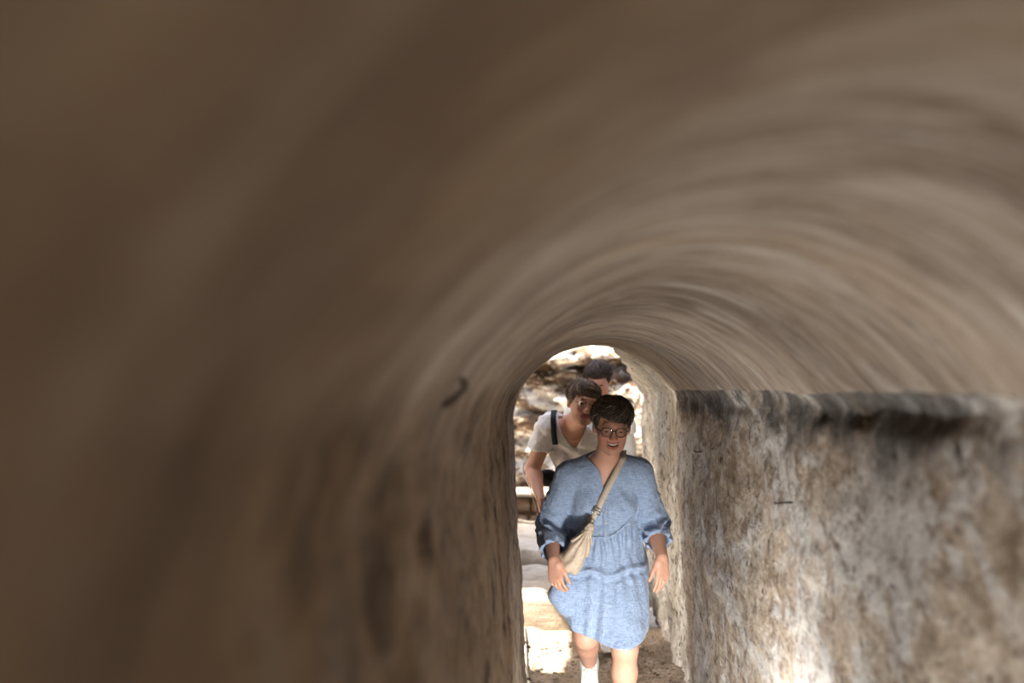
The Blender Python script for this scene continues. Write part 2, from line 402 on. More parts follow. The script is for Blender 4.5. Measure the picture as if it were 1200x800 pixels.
# stone steps beyond the mouth
def rough_block(name, lo, hi, mat, seed, amp=.012, seg=.06, parent=None):
    bm = bmesh.new(); lo = np.array(lo); hi = np.array(hi); d = hi-lo
    bmesh.ops.create_cube(bm, size=1)
    for v in bm.verts: v.co = Vector(((v.co.x+.5)*d[0]+lo[0], (v.co.y+.5)*d[1]+lo[1], (v.co.z+.5)*d[2]+lo[2]))
    for ax in range(3):
        n = int(d[ax]/seg)
        for i in range(1, n):
            c = Vector((0, 0, 0)); c[ax] = lo[ax]+d[ax]*i/n; nn = Vector((0, 0, 0)); nn[ax] = 1
            bmesh.ops.bisect_plane(bm, geom=bm.verts[:]+bm.edges[:]+bm.faces[:], plane_co=c, plane_no=nn)
    ctr = Vector((lo+hi)/2)
    for v in bm.verts:
        e = sum(1 for a in range(3) if abs(v.co[a]-lo[a]) < 1e-5 or abs(v.co[a]-hi[a]) < 1e-5)
        n3 = mnoise.noise_vector(v.co*9+Vector((seed, seed, 0)))
        v.co += n3*amp*1.3
        if e >= 2: v.co += (ctr-v.co).normalized()*amp*(1.1 if e == 2 else 1.8)
    bm.normal_update()
    me = bpy.data.meshes.new(name); bm.to_mesh(me); bm.free(); me.polygons.foreach_set('use_smooth', [True]*len(me.polygons))
    me.materials.append(mat); o = bpy.data.objects.new(name, me); COL.objects.link(o)
    if parent is not None: o.parent = parent; o.matrix_parent_inverse = Matrix.Translation(parent_world(parent)).inverted()
    return o
tag(rough_block('stone_step', (-1.3, 6.48, -.1), (.66, 7.53, .232), M['step'], 3), 'low broad stone step just past the tunnel floor', 'step', 'stone steps at the tunnel mouth')
tag(rough_block('stone_step', (-1.5, 7.57, -.1), (1.45, 9.22, .326), M['step'], 8), 'deep stone step at the foot of the brown dry wall', 'step', 'stone steps at the tunnel mouth')

# added unseen rock left of the mouth: shades the exit, leaves a sun gap
def bank(name, lo, hi, label, seed):
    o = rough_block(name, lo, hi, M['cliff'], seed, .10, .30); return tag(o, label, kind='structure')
bank('shade_bank', (-4.2, .35, -.3), (-.74, 4.95, 4.6), 'added unseen rock bank along the tunnel, shading the exit', 2)
bank('shade_bank', (-1.35, 4.6, 2.0), (-.80, 6.6, 4.7), 'added unseen rock slab blocking the sun above the gap', 9)
bank('shade_bank', (-4.2, 6.30, -.3), (-1.36, 8.7, 4.6), 'added unseen rock bank shading the stone steps', 5)

# low dry wall of brown stones with a pale coping
def dry_wall():
    root = empty('low_stone_wall', (-.2, 9.45, 0), 'low dry wall of brown stones with grey coping behind the steps', 'wall')
    r = random.Random(4)
    for row in range(4):
        x = -1.8+r.uniform(0, .1); z0 = -.06+row*.15
        while x < 1.5:
            wd = r.uniform(.13, .27)
            o = rough_block('stone', (x, 9.3+r.uniform(-.02, .02), z0), (x+wd-.012, 9.6, z0+.14), M['brownstone'], x*7+row, .014, .06, root)
            x += wd
    rough_block('rubble_core', (-1.8, 9.36, -.06), (1.5, 9.55, .53), M['brownstone'], 1, .01, .2, root)
    x = -1.85
    while x < 1.5:
        wd = r.uniform(.35, .55)
        rough_block('coping_stone', (x, 9.26, .545), (x+wd-.01, 9.64, .60), M['step'], x*3, .006, .08, root); x += wd
dry_wall()

# sunlit layered rock face behind
def rock_face():
    u = np.concatenate([np.arange(-7, -1.2, .12), np.arange(-1.2, 2.6, .028), np.arange(2.6, 7, .12)]); v = np.concatenate([np.arange(-.3, 3.0, .028), np.arange(3.0, 5.2, .08)])
    U, W = np.meshgrid(u, v, indexing='ij'); sh = U.shape; U = U.ravel(); W = W.ravel()
    nx, ny = -.42, -.907                                     # the face looks left and towards the tunnel
    bx = .5+U*.907; by = 12.0-U*.42+ .28*W                   # leans back with height
    q = np.stack([U, W*2.4, U*0], 1)
    dsp = .55*fbm(q*np.array([.75, .62, 1]), 2)+.42*np.abs(fbm(q*np.array([1.7, 1.5, 1])+5, 3))+.11*fbm(q*np.array([7, 5, 1])+9, 3, .6)
    ledge = np.abs(((W*1.9+.35*fbm(np.stack([U*1.1, W*.8, U*0], 1)+40, 3)) % 1.0)-.5)*.55
    dsp = dsp+ledge
    V_ = np.stack([bx+nx*dsp, by+ny*dsp, W], 1); idx = np.arange(len(V_)).reshape(sh)
    F_ = np.stack([idx[:-1, :-1], idx[1:, :-1], idx[1:, 1:], idx[:-1, 1:]], -1).reshape(-1, 4)
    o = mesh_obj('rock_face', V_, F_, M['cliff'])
    return tag(o, 'sunlit layered pale rock face behind the low wall', kind='structure')
rock_face()

# pebbles trodden into the floor: nobody could count them
def pebbles():
    mb = MB(); r = random.Random(3)
    ico = bmesh.new(); bmesh.ops.create_icosphere(ico, subdivisions=1, radius=1); iv = [v.co.copy() for v in ico.verts]; fi = [tuple(v.index for v in f.verts) for f in ico.faces]; ico.free()
    for k in range(900):
        y = r.uniform(2.4, 6.4); x = r.uniform(-.08, .70); s_ = r.choice((.006, .008, .010, .014, .019))*r.uniform(.7, 1.2)
        if x < .42 and r.random() < .45: continue
        z = float(fz(np.array([x]), np.array([y]))[0]); a = r.uniform(0, 6.28); e = (r.uniform(.8, 1.4), r.uniform(.7, 1.1), r.uniform(.45, .8))
        rot = Matrix.Rotation(a, 3, 'Z')
        mb.add(([rot @ Vector((v.x*e[0]*s_*r.uniform(.85, 1.1), v.y*e[1]*s_, v.z*e[2]*s_))+Vector((x, y, z+.15*s_)) for v in iv], fi))
    o = mb.build('gravel', M['pebble']); tag(o, 'small brown pebbles and grit strewn over the tunnel floor', 'gravel', kind='stuff')
pebbles()

# iron in the walls
def nail(pts, r, label, name='iron_nail', cat='nail', head=None):
    root = empty(name, pts[0], label, cat); mb = MB(); n = len(pts)
    P_, _ = crom(pts, 14) if n > 2 else (np.linspace(pts[0], pts[-1], 8), 0)
    mb.tube(P_, [r*(1-.25*i/len(P_)) for i in range(len(P_))], 8); mb.build('shank', M['iron'], root)
    if head:
        d = (Vector(pts[-1])-Vector(pts[-2])).normalized(); e = Vector(pts[-1])
        MB().tube([e-d*.001, e+d*.002, e+d*.004], [head, head*1.05, head*.6], 8).build('nail_head', M['iron'], root)
nail([(.675, 2.705, 1.245), (.645, 2.70, 1.246), (.612, 2.70, 1.244)], .0026, 'straight rusted iron nail driven into the mottled plaster wall', head=.0038)
nail([(.675, 4.24, 1.285), (.648, 4.235, 1.284), (.628, 4.23, 1.284), (.622, 4.23, 1.292)], .0025, 'short bent iron nail in the plaster wall close to the tunnel mouth')
kh = int(np.argmin(np.abs(prof[:150, 1]+.018)+(np.arange(150) < 40)*9)); hx = float(prof[kh, 0]+nrm[kh, 0]*tunnel_disp(np.array([prof[kh, 0]]), np.array([1.42]), np.array([EYE+prof[kh, 1]]), np.array([1.]))[0])
nail([(hx-.02, 1.445, 1.520), (hx, 1.415, 1.527), (hx+.012, 1.40, 1.536), (hx+.027, 1.385, 1.549), (hx+.030, 1.384, 1.556), (hx+.022, 1.39, 1.562)], .0052, 'black iron hook in the dim brown wall', 'iron_hook', 'hook')

# conduit along the foot of the left wall
cn = empty('conduit', (-.1, 5.9, 0), 'thin beige conduit running along the foot of the dim brown wall', 'conduit')
pp, _ = crom([(-.062, 4.0, .036), (-.064, 4.6, .034), (-.085, 5.1, .03), (-.112, 5.45, .03), (-.13, 6.0, .03), (-.15, 6.44, .03)], 40)
MB().tube(pp, .012, 10).build('pipe', M['conduit'], cn)
for k in (20, 32):
    c = Vector(pp[k]); MB().tube([c+Vector((0, -.02, 0)), c+Vector((0, .02, 0))], .0155, 10).build('clip', M['iron'], cn)
    MB().box((c.x+.02, c.y, .018), (.025, .03, .006)).build('clip_foot', M['iron'], cn)

# rope barrier from the end of the wall down across the steps
def rope():
    root = empty('rope_barrier', (-1.0, 8.9, 0), 'pale straw rope slung from the broken wall across the steps', 'rope')
    path, _ = crom([(.668, 6.99, 1.56), (.655, 7.03, 1.50), (.60, 7.2, 1.33), (.45, 7.6, .90), (.25, 8.05, .58), (-.05, 8.55, .415), (-.25, 8.75, .40), (-.62, 8.85, .47), (-1.0, 8.9, .60)], 160)
    for s_ in range(3):
        pts = []
        for i, p in enumerate(path):
            t = Vector(path[min(i+1, 159)]-path[max(i-1, 0)]).normalized(); u = t.cross(Vector((0, 0, 1))).normalized(); v = t.cross(u)
            a = i*1.0+s_*2.094; pts.append(Vector(p)+(u*math.cos(a)+v*math.sin(a))*.0075)
        MB().tube(pts, .0085, 6).build('strand', M['rope'], root)
    MB().tube([(-1.0, 8.9, .25), (-1.0, 8.9, .45), (-1.0, 8.9, .72), (-1.0, 8.9, .735)], [.016, .016, .016, .008], 10).build('post', M['iron'], root)
    MB().tube([(-1.0+.02*math.cos(a), 8.9+.02*math.sin(a), .60) for a in np.linspace(0, 6.283, 16, endpoint=False)], .005, 6, True).build('tie_ring', M['iron'], root)
    MB().tube([(.70, 7.0, 1.57), (.66, 6.99, 1.565)], .007, 8).build('wall_pin', M['iron'], root)
rope()

# added lamps on the floor below the frame, lighting the walkers and right wall
def added_flood_lamp(loc, aim, watts, spread, label):
    root = empty('added_flood_lamp', loc, label, 'lamp', 'added unseen lamps on the tunnel floor')
    L = Vector(loc); c = L+Vector((0, 0, .13)); d = (Vector(aim)-c).normalized(); q = d.to_track_quat('Y', 'Z').to_matrix()
    mb = MB(); mb.box(c, (.28, .05, .18), q)
    for k in range(5): mb.box(c+q @ Vector((-.11+.055*k, -.035, 0)), (.008, .03, .16), q)
    mb.build('housing', M['lamp'], root, False)
    e = Mat('lamp_glass'); em = e.n('Emission'); em.inputs[0].default_value = (1, .98, .955, 1); em.inputs[1].default_value = 4
    e.l(em.outputs[0], e.out.inputs[0]); MB().box(c+d*.0265, (.25, .004, .15), q).build('lamp_glass', e.m, root, False)
    st = MB(); 
    for s_ in (-1, 1): st.box(c+Vector((s_*.146, 0, -.055)), (.006, .02, .13))
    st.box(L+Vector((0, 0, .012)), (.298, .12, .008)); st.build('stand', M['lamp'], root, False)
    ld = bpy.data.lights.new('added_flood_light', 'AREA'); ld.shape = 'RECTANGLE'; ld.size = .25; ld.size_y = .15; ld.energy = watts; ld.spread = math.radians(spread); ld.color = (1, .98, .955)
    lo = bpy.data.objects.new('added_flood_light', ld); COL.objects.link(lo); lo.parent = root; lo.matrix_parent_inverse = Matrix.Translation(L).inverted()
    lo.location = c+d*.035; lo.rotation_euler = (-d).to_track_quat('Z', 'Y').to_euler()
added_flood_lamp((.46, 2.45, .03), (.26, 4.35, .32), 3.1, 58, 'added unseen black flood lamp aimed along the tunnel floor')
added_flood_lamp((.02, 1.05, .03), (.66, 1.30, .70), 4.0, 130, 'added unseen wall-washer lamp on the floor under the iron hook')
added_flood_lamp((.02, 2.40, .03), (.66, 2.75, .50), 4.6, 115, 'added unseen wall-washer lamp on the floor facing the straight nail')

# ================================================================== people
def A(*v): return np.array(v, float)
def lerp(a, b, t): return a+(b-a)*t
def unit(v): return v/np.linalg.norm(v)
def seg(p, a, b, ra, rb):
    ab = b-a; t = np.clip(((p-a) @ ab)/(ab @ ab), 0, 1)
    return np.linalg.norm(p-a-t[:, None]*ab, axis=1)-(ra+(rb-ra)*t)
def ell(p, c, r, R=None):
    q = p-c
    if R is not None: q = q @ R
    r = np.asarray(r, float); k0 = np.linalg.norm(q/r, axis=1); k1 = np.linalg.norm(q/(r*r), axis=1)
    return k0*(k0-1)/np.maximum(k1, 1e-6)
def smin(a, b, k):
    h = np.clip(.5+.5*(b-a)/k, 0, 1); return b*(1-h)+a*h-k*h*(1-h)
def smax(a, b, k): return -smin(-a, -b, k)
def near(p, c, r, fn):
    """evaluate fn only within r of c; elsewhere a safe lower bound"""
    d = np.linalg.norm(p-c, axis=1)-r; out = d+.02; m = d < 0
    if m.any(): out[m] = fn(p[m])
    return out
def surface(f, lo, hi, h, B=6):
    """surface nets over a sparse grid"""
    lo = np.asarray(lo, float); nb = np.ceil((np.asarray(hi)-lo)/(h*B)).astype(int); n = nb*B
    g = [lo[a]+(np.arange(nb[a])+.5)*h*B for a in range(3)]
    C = np.stack(np.meshgrid(*g, indexing='ij'), -1).reshape(-1, 3)
    cf = f(C); act = (np.abs(cf) < h*B*1.55).reshape(nb); sg = np.where(cf < 0, -1., 1.).reshape(nb).astype(np.float32)
    F = np.repeat(np.repeat(np.repeat(sg, B, 0), B, 1), B, 2); m = np.repeat(np.repeat(np.repeat(act, B, 0), B, 1), B, 2)
    ii = np.argwhere(m); F[m] = f(lo+ii*h).astype(np.float32)
    S = F < 0; c = np.zeros(np.array(S.shape)-1, np.int8)
    for a in (0, 1):
        for b in (0, 1):
            for d in (0, 1): c += S[a:S.shape[0]-1+a, b:S.shape[1]-1+b, d:S.shape[2]-1+d]
    cells = np.argwhere((c > 0) & (c < 8)); idx = np.full(c.shape, -1, np.int64); idx[tuple(cells.T)] = np.arange(len(cells))
    acc = np.zeros((len(cells), 3)); cnt = np.zeros(len(cells))
    cor = [np.array(x) for x in np.ndindex(2, 2, 2)]
    for a in cor:
        for ax in range(3):
            if a[ax]: continue
            b = a.copy(); b[ax] = 1
            fa = F[tuple((cells+a).T)]; fb = F[tuple((cells+b).T)]; k = (fa < 0) != (fb < 0)
            t = np.where(k, fa/np.where(k, fa-fb, 1), 0); pos = a+t[:, None]*(b-a)
            acc[k] += pos[k]; cnt[k] += 1
    V_ = lo+(cells+acc/np.maximum(cnt, 1)[:, None])*h
    Q = []
    for ax in range(3):
        u, v = (ax+1) % 3, (ax+2) % 3
        s0 = [slice(None)]*3; s1 = [slice(None)]*3; s0[ax] = slice(0, -1); s1[ax] = slice(1, None)
        e = np.argwhere(S[tuple(s0)] != S[tuple(s1)])
        e = e[(e[:, u] > 0) & (e[:, v] > 0) & (e[:, u] < c.shape[u]) & (e[:, v] < c.shape[v])]
        inside = S[tuple(e.T)]
        def at(du, dv):
            q = e.copy(); q[:, u] -= du; q[:, v] -= dv; return idx[tuple(q.T)]
        quad = np.stack([at(1, 1), at(0, 1), at(0, 0), at(1, 0)], 1)
        quad[~inside] = quad[~inside][:, ::-1]; Q.append(quad[(quad >= 0).all(1)])
    return V_, np.vstack(Q)
def rotm(yaw=0, tilt=0, roll=0):
    y, t, r = map(math.radians, (yaw, tilt, roll))
    return np.array(Matrix.Rotation(y, 3, 'Z') @ Matrix.Rotation(r, 3, 'Y') @ Matrix.Rotation(t, 3, 'X'))

# ---- head in its own frame: x to the viewer's right, -y forwards, z up
def head_sdf(q, smile):
    ax = np.abs(q[:, 0]); s = np.stack([ax, q[:, 1], q[:, 2]], 1)
    d = ell(q, A(0, .018, .030), (.073, .092, .080))
    d = smin(d, ell(q, A(0, -.022, -.028), (.064, .070, .084)), .03)
    d = smin(d, ell(q, A(0, -.034, -.076), (.050, .048, .036)), .025)
    d = smin(d, ell(q, A(0, -.074, -.101), (.019, .016, .015)), .02)
    d = smin(d, ell(s, A(.036, -.062, -.028+.005*smile), (.024, .022, .022)), .016)
    d = smin(d, seg(q, A(-.034, -.078, .026), A(.034, -.078, .026), .012, .012), .014)
    d = smax(d, -ell(s, A(.031, -.100, .006), (.020, .019, .014)), .012)
    lid = np.linalg.norm(s-A(.031, -.0775, .005), axis=1)-.0150
    slit = np.abs(q[:, 2]-(.0035-.004*(smile > .5))+(9.0+6*(smile > .5))*(ax-.031)**2*(1 if smile > .5 else .3))-(.0034 if smile > .5 else .0030)
    lid = smax(lid, -np.maximum(np.maximum(slit, np.abs(ax-.031)-.0125), q[:, 1]+.080), .0015)
    d = smin(d, lid, .004)
    d = smin(d, seg(q, A(0, -.086, .014), A(0, -.107, -.026), .0065, .011), .012)
    d = smin(d, ell(s, A(.0115, -.098, -.031), (.0085, .011, .008)), .006)
    zz = q[:, 2]-(12.0*smile)*q[:, 0]**2                          # corners of the mouth turned up
    m = np.stack([q[:, 0], q[:, 1]-2.0*q[:, 0]**2*4, zz], 1)
    lo_z = -.060-.006*smile
    d = smin(d, seg(m, A(-.024, -.090, -.052), A(.024, -.090, -.052), .0048, .0048), .008)
    d = smin(d, seg(m, A(-.022, -.087, lo_z-.008*smile), A(.022, -.087, lo_z-.008*smile), .0055, .0055), .008)
    if smile > .5: d = smax(d, -ell(m, A(0, -.094, -.0605), (.0235, .022, .0068)), .003)
    else: d = smax(d, -ell(m, A(0, -.098, -.0565), (.022, .007, .0016)), .003)
    for e in (0, 1):                                              # smile folds beside the mouth
        d = smax(d, -seg(s, A(.017+.001*e, -.098, -.034), A(.033, -.084, -.060), .0035, .0035), .006) if e == 0 else d
    ear = smin(ell(s, A(.076, .014, -.004), (.009, .018, .030)), ell(s, A(.072, .010, -.026), (.008, .012, .012)), .008)
    ear = smax(ear, -ell(s, A(.084, .010, .0), (.006, .010, .016)), .004)
    return smin(d, ear, .008)
def head_colour(q, base, smile):
    c = np.tile(np.array(base), (len(q), 1)); ax = np.abs(q[:, 0])
    def put(msk, col):
        m = np.clip(msk, 0, 1)[:, None]; c[:] = c*(1-m)+np.array(col)*m
    red = tuple(np.array(base)*np.array((1.02, .72, .68)))
    put(.7*np.exp(-(((ax-.038)/.020)**2+((q[:, 2]+.03)/.020)**2))*(q[:, 1] < -.03), red)
    put(.7*np.exp(-((q[:, 0]/.014)**2+((q[:, 2]+.027)/.014)**2))*(q[:, 1] < -.08), red)
    zz = q[:, 2]-(12.0*smile)*q[:, 0]**2; lo_z = -.060-.014*smile
    fr = q[:, 1] < -.055
    put(fr*(ax < .027)*((np.abs(zz+.052) < .0048) | (np.abs(zz-lo_z) < .0050)), (.36, .105, .085))
    if smile > .5: put(fr*(ax < .023)*((np.abs(zz+.0605) < .0052))*(q[:, 1] > -.0905), (.045, .012, .010))
    else: put(fr*(ax < .022)*(np.abs(zz+.0565) < .0018), (.14, .04, .035))
    put((q[:, 1] < -.05)*(ax > .013)*(ax < .047)*np.clip(1-np.abs(q[:, 2]-.029+.12*(ax-.03)**1*(ax > .03))/.0045, 0, 1)*.8, (.13, .085, .055))
    put(.55*(q[:, 1] < -.05)*np.exp(-(((ax-.031)/.017)**2+((q[:, 2]-.006)/.011)**2)), tuple(np.array(base)*np.array((.62, .5, .48))))
    return c
def hand_segs(w, d, n, t, sc, curl, thumb=.6):
    """w wrist, d finger direction, n the way the palm faces, t towards the thumb"""
    d = unit(d); n = unit(n-d*(n @ d)); t = unit(t-d*(t @ d)-n*(t @ n)); S = []
    for off, ln, r, c in ((.027, .069, .0082, curl[0]), (.009, .077, .0085, curl[1]), (-.009, .071, .0080, curl[2]), (-.0255, .056, .0070, curl[3])):
        k = w+sc*(d*(.086-abs(off-.005)*.25)+t*off); S.append((w+sc*(t*off*.55+d*.004), k, .0155*sc, .0115*sc, 'p'))
        a = 0.0; p0 = k; dd = unit(d+t*off*3.0)
        for j, (f, b) in enumerate(((.45, 1.0), (.31, 1.25), (.24, .8))):
            a += math.radians(c)*b; v = dd*math.cos(a)+n*math.sin(a); p1 = p0+v*ln*f*sc
            S.append((p0, p1, r*(1-.07*j)*sc, r*(.94-.09*j)*sc, 'f')); p0 = p1
    b0 = w+sc*(d*.022+t*.022); v1 = unit(d*.75+t*thumb+n*.45); b1 = b0+v1*.040*sc; v2 = unit(d*.9+t*thumb*.35+n*.45)
    S += [(w+sc*(d*.008+t*.010), b0, .015*sc, .0150*sc, 'p'), (b0, b1, .0150*sc, .0102*sc, 'p'), (b1, b1+v2*.030*sc, .0098*sc, .0088*sc, 'f'), (b1+v2*.030*sc, b1+v2*.052*sc+n*.004*sc, .0088*sc, .0072*sc, 'f')]
    return S
def hand_sdf(p, S):
    d = None
    for a, b, ra, rb, k in S:
        if k == 'p': e = seg(p, a, b, ra, rb); d = e if d is None else smin(d, e, .012)
    F = None
    for a, b, ra, rb, k in S:
        if k == 'f': e = seg(p, a, b, ra, rb); F = e if F is None else smin(F, e, .0018)
    return smin(d, F, .006)

class Person:
    """joint positions in metres (world); R/L are the person's own sides, R is on the viewer's left"""
    def __init__(s, **k):
        s.__dict__.update(k); s.up = unit(s.neck-s.pelvis); r = s.shL-s.shR; s.rt = unit(r-s.up*(r @ s.up)); s.fw = np.cross(s.up, s.rt); s.fw *= -1 if s.fw[1] > 0 else 1
        s.TR = np.stack([s.rt, -s.fw, s.up], 1); s.HR = rotm(*s.hrot)
        s.hands = [hand_segs(w, *h) for w, h in ((s.wrR, s.hR), (s.wrL, s.hL))]
    def torso(s, p, o=0.0):
        c = lerp(s.pelvis, s.neck, .70); b = lerp(s.pelvis, s.neck, .36); wd = s.build
        d = ell(p, c, (.140*wd+o, .100+o, .165+o), s.TR)
        d = smin(d, ell(p, b+s.fw*.018*wd, (.138*wd+o, .112*wd+o, .15+o), s.TR), .07)
        d = smin(d, ell(p, s.pelvis, (.168*wd+o, .122*wd+o, .125+o), s.TR), .06)
        for e in (-1, 1): d = smin(d, ell(p, c+s.fw*.058+s.rt*e*.058*wd-s.up*.030, (.062*wd+o, .058*wd+o, .066*wd+o), s.TR), .035)
        up = lerp(s.pelvis, s.neck, .90)
        d = smin(d, seg(p, lerp(up, s.shR, .86), up, .052+o, .062+o), .05); d = smin(d, seg(p, lerp(up, s.shL, .86), up, .052+o, .062+o), .05)
        return d
    def headl(s, p): return ((p-s.head) @ s.HR)/s.hs
    def body(s, p):
        d = s.torso(p)
        for sh, el, wr in ((s.shR, s.elR, s.wrR), (s.shL, s.elL, s.wrL)):
            d = smin(d, seg(p, sh, el, .050*s.limb, .040*s.limb), .03)
            f = lerp(el, wr, .3); e = smin(seg(p, el, f, .040*s.limb, .039*s.limb), seg(p, f, wr, .039*s.limb, .0245*s.limb), .02); d = smin(d, e, .015)
        for hip, kn, an in ((s.hipR, s.knR, s.anR), (s.hipL, s.knL, s.anL)):
            d = smin(d, seg(p, hip, kn, .086*s.limb, .056*s.limb), .04); cf = lerp(kn, an, .32)+A(0, .022, 0)
            d = smin(d, seg(p, kn, cf, .051*s.limb, .053*s.limb), .02); d = smin(d, seg(p, cf, an, .052*s.limb, .033*s.limb), .02)
            d = smin(d, ell(p, kn+A(0, -.018, .0), (.042*s.limb, .040, .045)), .02)
        for an, toe in ((s.anR, s.toeR), (s.anL, s.toeL)): d = smin(d, seg(p, an+A(0, .012, -.01), lerp(an, toe, .8), .026, .014), .02)
        nk = s.head+s.HR @ A(0, .028, -.075); d = smin(d, seg(p, s.neck-s.up*.02, nk, .056, .050), .035)
        d = smin(d, near(p, s.head, .19, lambda q: head_sdf(s.headl(q), s.smile)*s.hs), .022)
        for S in s.hands:
            c = np.mean([x[0] for x in S], 0); d = smin(d, near(p, c, .16, lambda q: hand_sdf(q, S)), .006)
        return d
    def bounds(s, pad=.16):
        P_ = np.array([s.head, s.neck, s.pelvis, s.shR, s.shL, s.elR, s.elL, s.wrR, s.wrL, s.hipR, s.hipL, s.knR, s.knL, s.anR, s.anL, s.toeR, s.toeL])
        lo = P_.min(0)-pad; hi = P_.max(0)+pad; return lo, hi
    def build_body(s, root, h):
        lo, hi = s.bounds(); V_, Q = surface(s.body, lo, hi, h)
        col = np.tile(np.array(s.skin), (len(V_), 1)); m = np.linalg.norm(V_-s.head, axis=1) < .15
        col[m] = head_colour(s.headl(V_[m]), s.skin, s.smile)
        o = mesh_obj('body', V_, Q, M['skin'], root, col=col); return o
    def hp(s, *v): return s.head+s.HR @ (A(*v)*s.hs)
    def eyes(s, root):
        for e in (-1, 1):
            bm = bmesh.new(); bmesh.ops.create_uvsphere(bm, u_segments=16, v_segments=12, radius=.0117*s.hs); c = s.hp(e*.031, -.0775, .005)
            V_ = np.array([v.co[:] for v in bm.verts]); F_ = [[v.index for v in f.verts] for f in bm.faces]; bm.free()
            lv = V_ @ s.HR; fr = -lv[:, 1]/(.0117*s.hs); col = np.where((fr > .90)[:, None], np.array([[.008, .006, .005]]), np.where((fr > .72)[:, None], np.array([[.05, .04, .035]]), np.array([[.15, .12, .11]])))
            mesh_obj('eye', V_+c, F_, M['eye'], root, col=col)
    def glasses(s, root, mat, rx=.0235, rz=.0205, r=.0023):
        g = MB(); lens = []
        for e in (-1, 1):
            ring = [s.hp(e*.031+rx*math.cos(a), -.104+.004*abs(math.cos(a))*0+.25*abs(e*.031+rx*math.cos(a))**2*20*.6, .002+rz*math.sin(a)) for a in np.linspace(0, 2*math.pi, 28, endpoint=False)]
            lens.append(ring); g.tube(ring, r*s.hs, 6, True)
            hx = e*(.031+rx)
            g.tube([s.hp(hx, -.096, .006), s.hp(e*.066, -.090, .009), s.hp(e*.0745, -.060, .010), s.hp(e*.0775, -.01, .010), s.hp(e*.079, .012, .004)], r*s.hs, 6)
        br = [s.hp(x, -.1035-.004*(1-(x/.0085)**2), .007+.002*(1-(x/.0085)**2)) for x in np.linspace(-.0088, .0088, 7)]; g.tube(br, r*s.hs*1.1, 6)
        o = g.build('glasses', mat, root)
        for ring in lens:
            c = sum(ring)/len(ring); n = len(ring); MBo = ([tuple(x) for x in ring]+[tuple(c+s.HR @ A(0, -.001, 0))], [(i, (i+1) % n, n) for i in range(n)])
            mesh_obj('lens', MBo[0], MBo[1], M['lens'], o)
    def hair(s, root, mat, style, seed=1, n=1100):
        """cap of hair plus combed locks"""
        r = np.random.default_rng(seed); vol = style['vol']
        def capf(p):
            q = s.headl(p); nz = fbm(np.stack([q[:, 0]*70, q[:, 1]*30, q[:, 2]*30], 1), 2)*.0025
            d = ell(q, A(0, .022, .036), (.079+vol, .098+vol, .079+vol))+nz
            hl = .048+style['fringe']*(q[:, 0]+.03)*.25                     # hairline over the forehead
            face = smax(q[:, 1]+.040, q[:, 2]-hl, .01)                    # face box
            d = smax(d, -face, .012)
            side = smax(q[:, 1]+style.get('temple', .012), q[:, 2]-.004, .01); d = smax(d, -side, .012)   # in front of the ears
            nape = style['nape']; d = smax(d, (nape-q[:, 2]), .02)
            d = smax(d, -(ell(q, A(0, .018, .030), (.070, .089, .077))), .002)
            return d*s.hs
        lo = s.head-.15; hi = s.head+.15; V_, Q = surface(capf, lo, hi, .0038)
        mb = MB(); cols = []
        cr = A(*style['crown'])
        for k in range(n):
            az = r.uniform(-math.pi, math.pi); front = math.cos(az)         # az 0 = forehead
            th0 = r.uniform(.05, .95)*1.25; L = r.uniform(.45, .85)
            thmax = 1.18+r.normal(0, .05) if abs(az) < .8 else (1.66 if abs(az) < 1.45 else (2.0 if abs(az) < 2.0 else 2.25))+style.get('long', 0)*(abs(az) > 1.15)+r.normal(0, .06)
            if abs(az) < .9: thmax += style['fringe']*.22*math.sin(az-.2)*-1
            th1 = min(th0+L, thmax)
            if th1-th0 < .18: th0 = th1-.3
            sw = style['sweep']*(.6+.6*r.random())*max(0, front)+r.normal(0, .07); pts = []; rad = []
            lift = r.uniform(-.003, .011)+.002; base = r.uniform(.0011, .0022)
            for j in range(8):
                t = j/7; th = th0+(th1-th0)*t; a = az+sw*t
                R_ = (.078+vol, .098+vol, .079+vol); bul = lift*math.sin(math.pi*min(1, t*1.05))+.0005+(.004*t*t if th1 > 1.1 else 0)
                x = math.sin(th)*math.sin(a); y = -math.sin(th)*math.cos(a); z = math.cos(th)
                pts.append(s.hp((R_[0]+bul)*x+cr[0]*(1-t)*.3, .022+(R_[1]+bul)*y+cr[1]*(1-t)*.3, .036+(R_[2]+bul)*z)); rad.append(base*s.hs*(1-.8*t*t))
            mb.tube(pts, rad, 4); cols += [float(np.clip(r.lognormal(0, .65), .25, 4.0))]*(8*4)
        off = len(V_); Vt = np.vstack([V_, np.array(mb.v)]); F_ = Q.tolist()+[tuple(i+off for i in f) for f in mb.f]
        c = np.concatenate([np.full(off, .7), np.array(cols)]); return mesh_obj('hair', Vt, F_, mat, root, col=np.repeat(c[:, None], 3, 1))
def front_y(f, x, z, y0, y1=None):
    """first surface met from y0 looking along +y"""
    x = np.atleast_1d(np.asarray(x, float)); z = np.atleast_1d(np.asarray(z, float)); y = np.full(x.shape, float(y0))
    for _ in range(60): y = y+np.clip(f(np.stack([x, y, z], 1))*.7, -.01, .05)
    return y
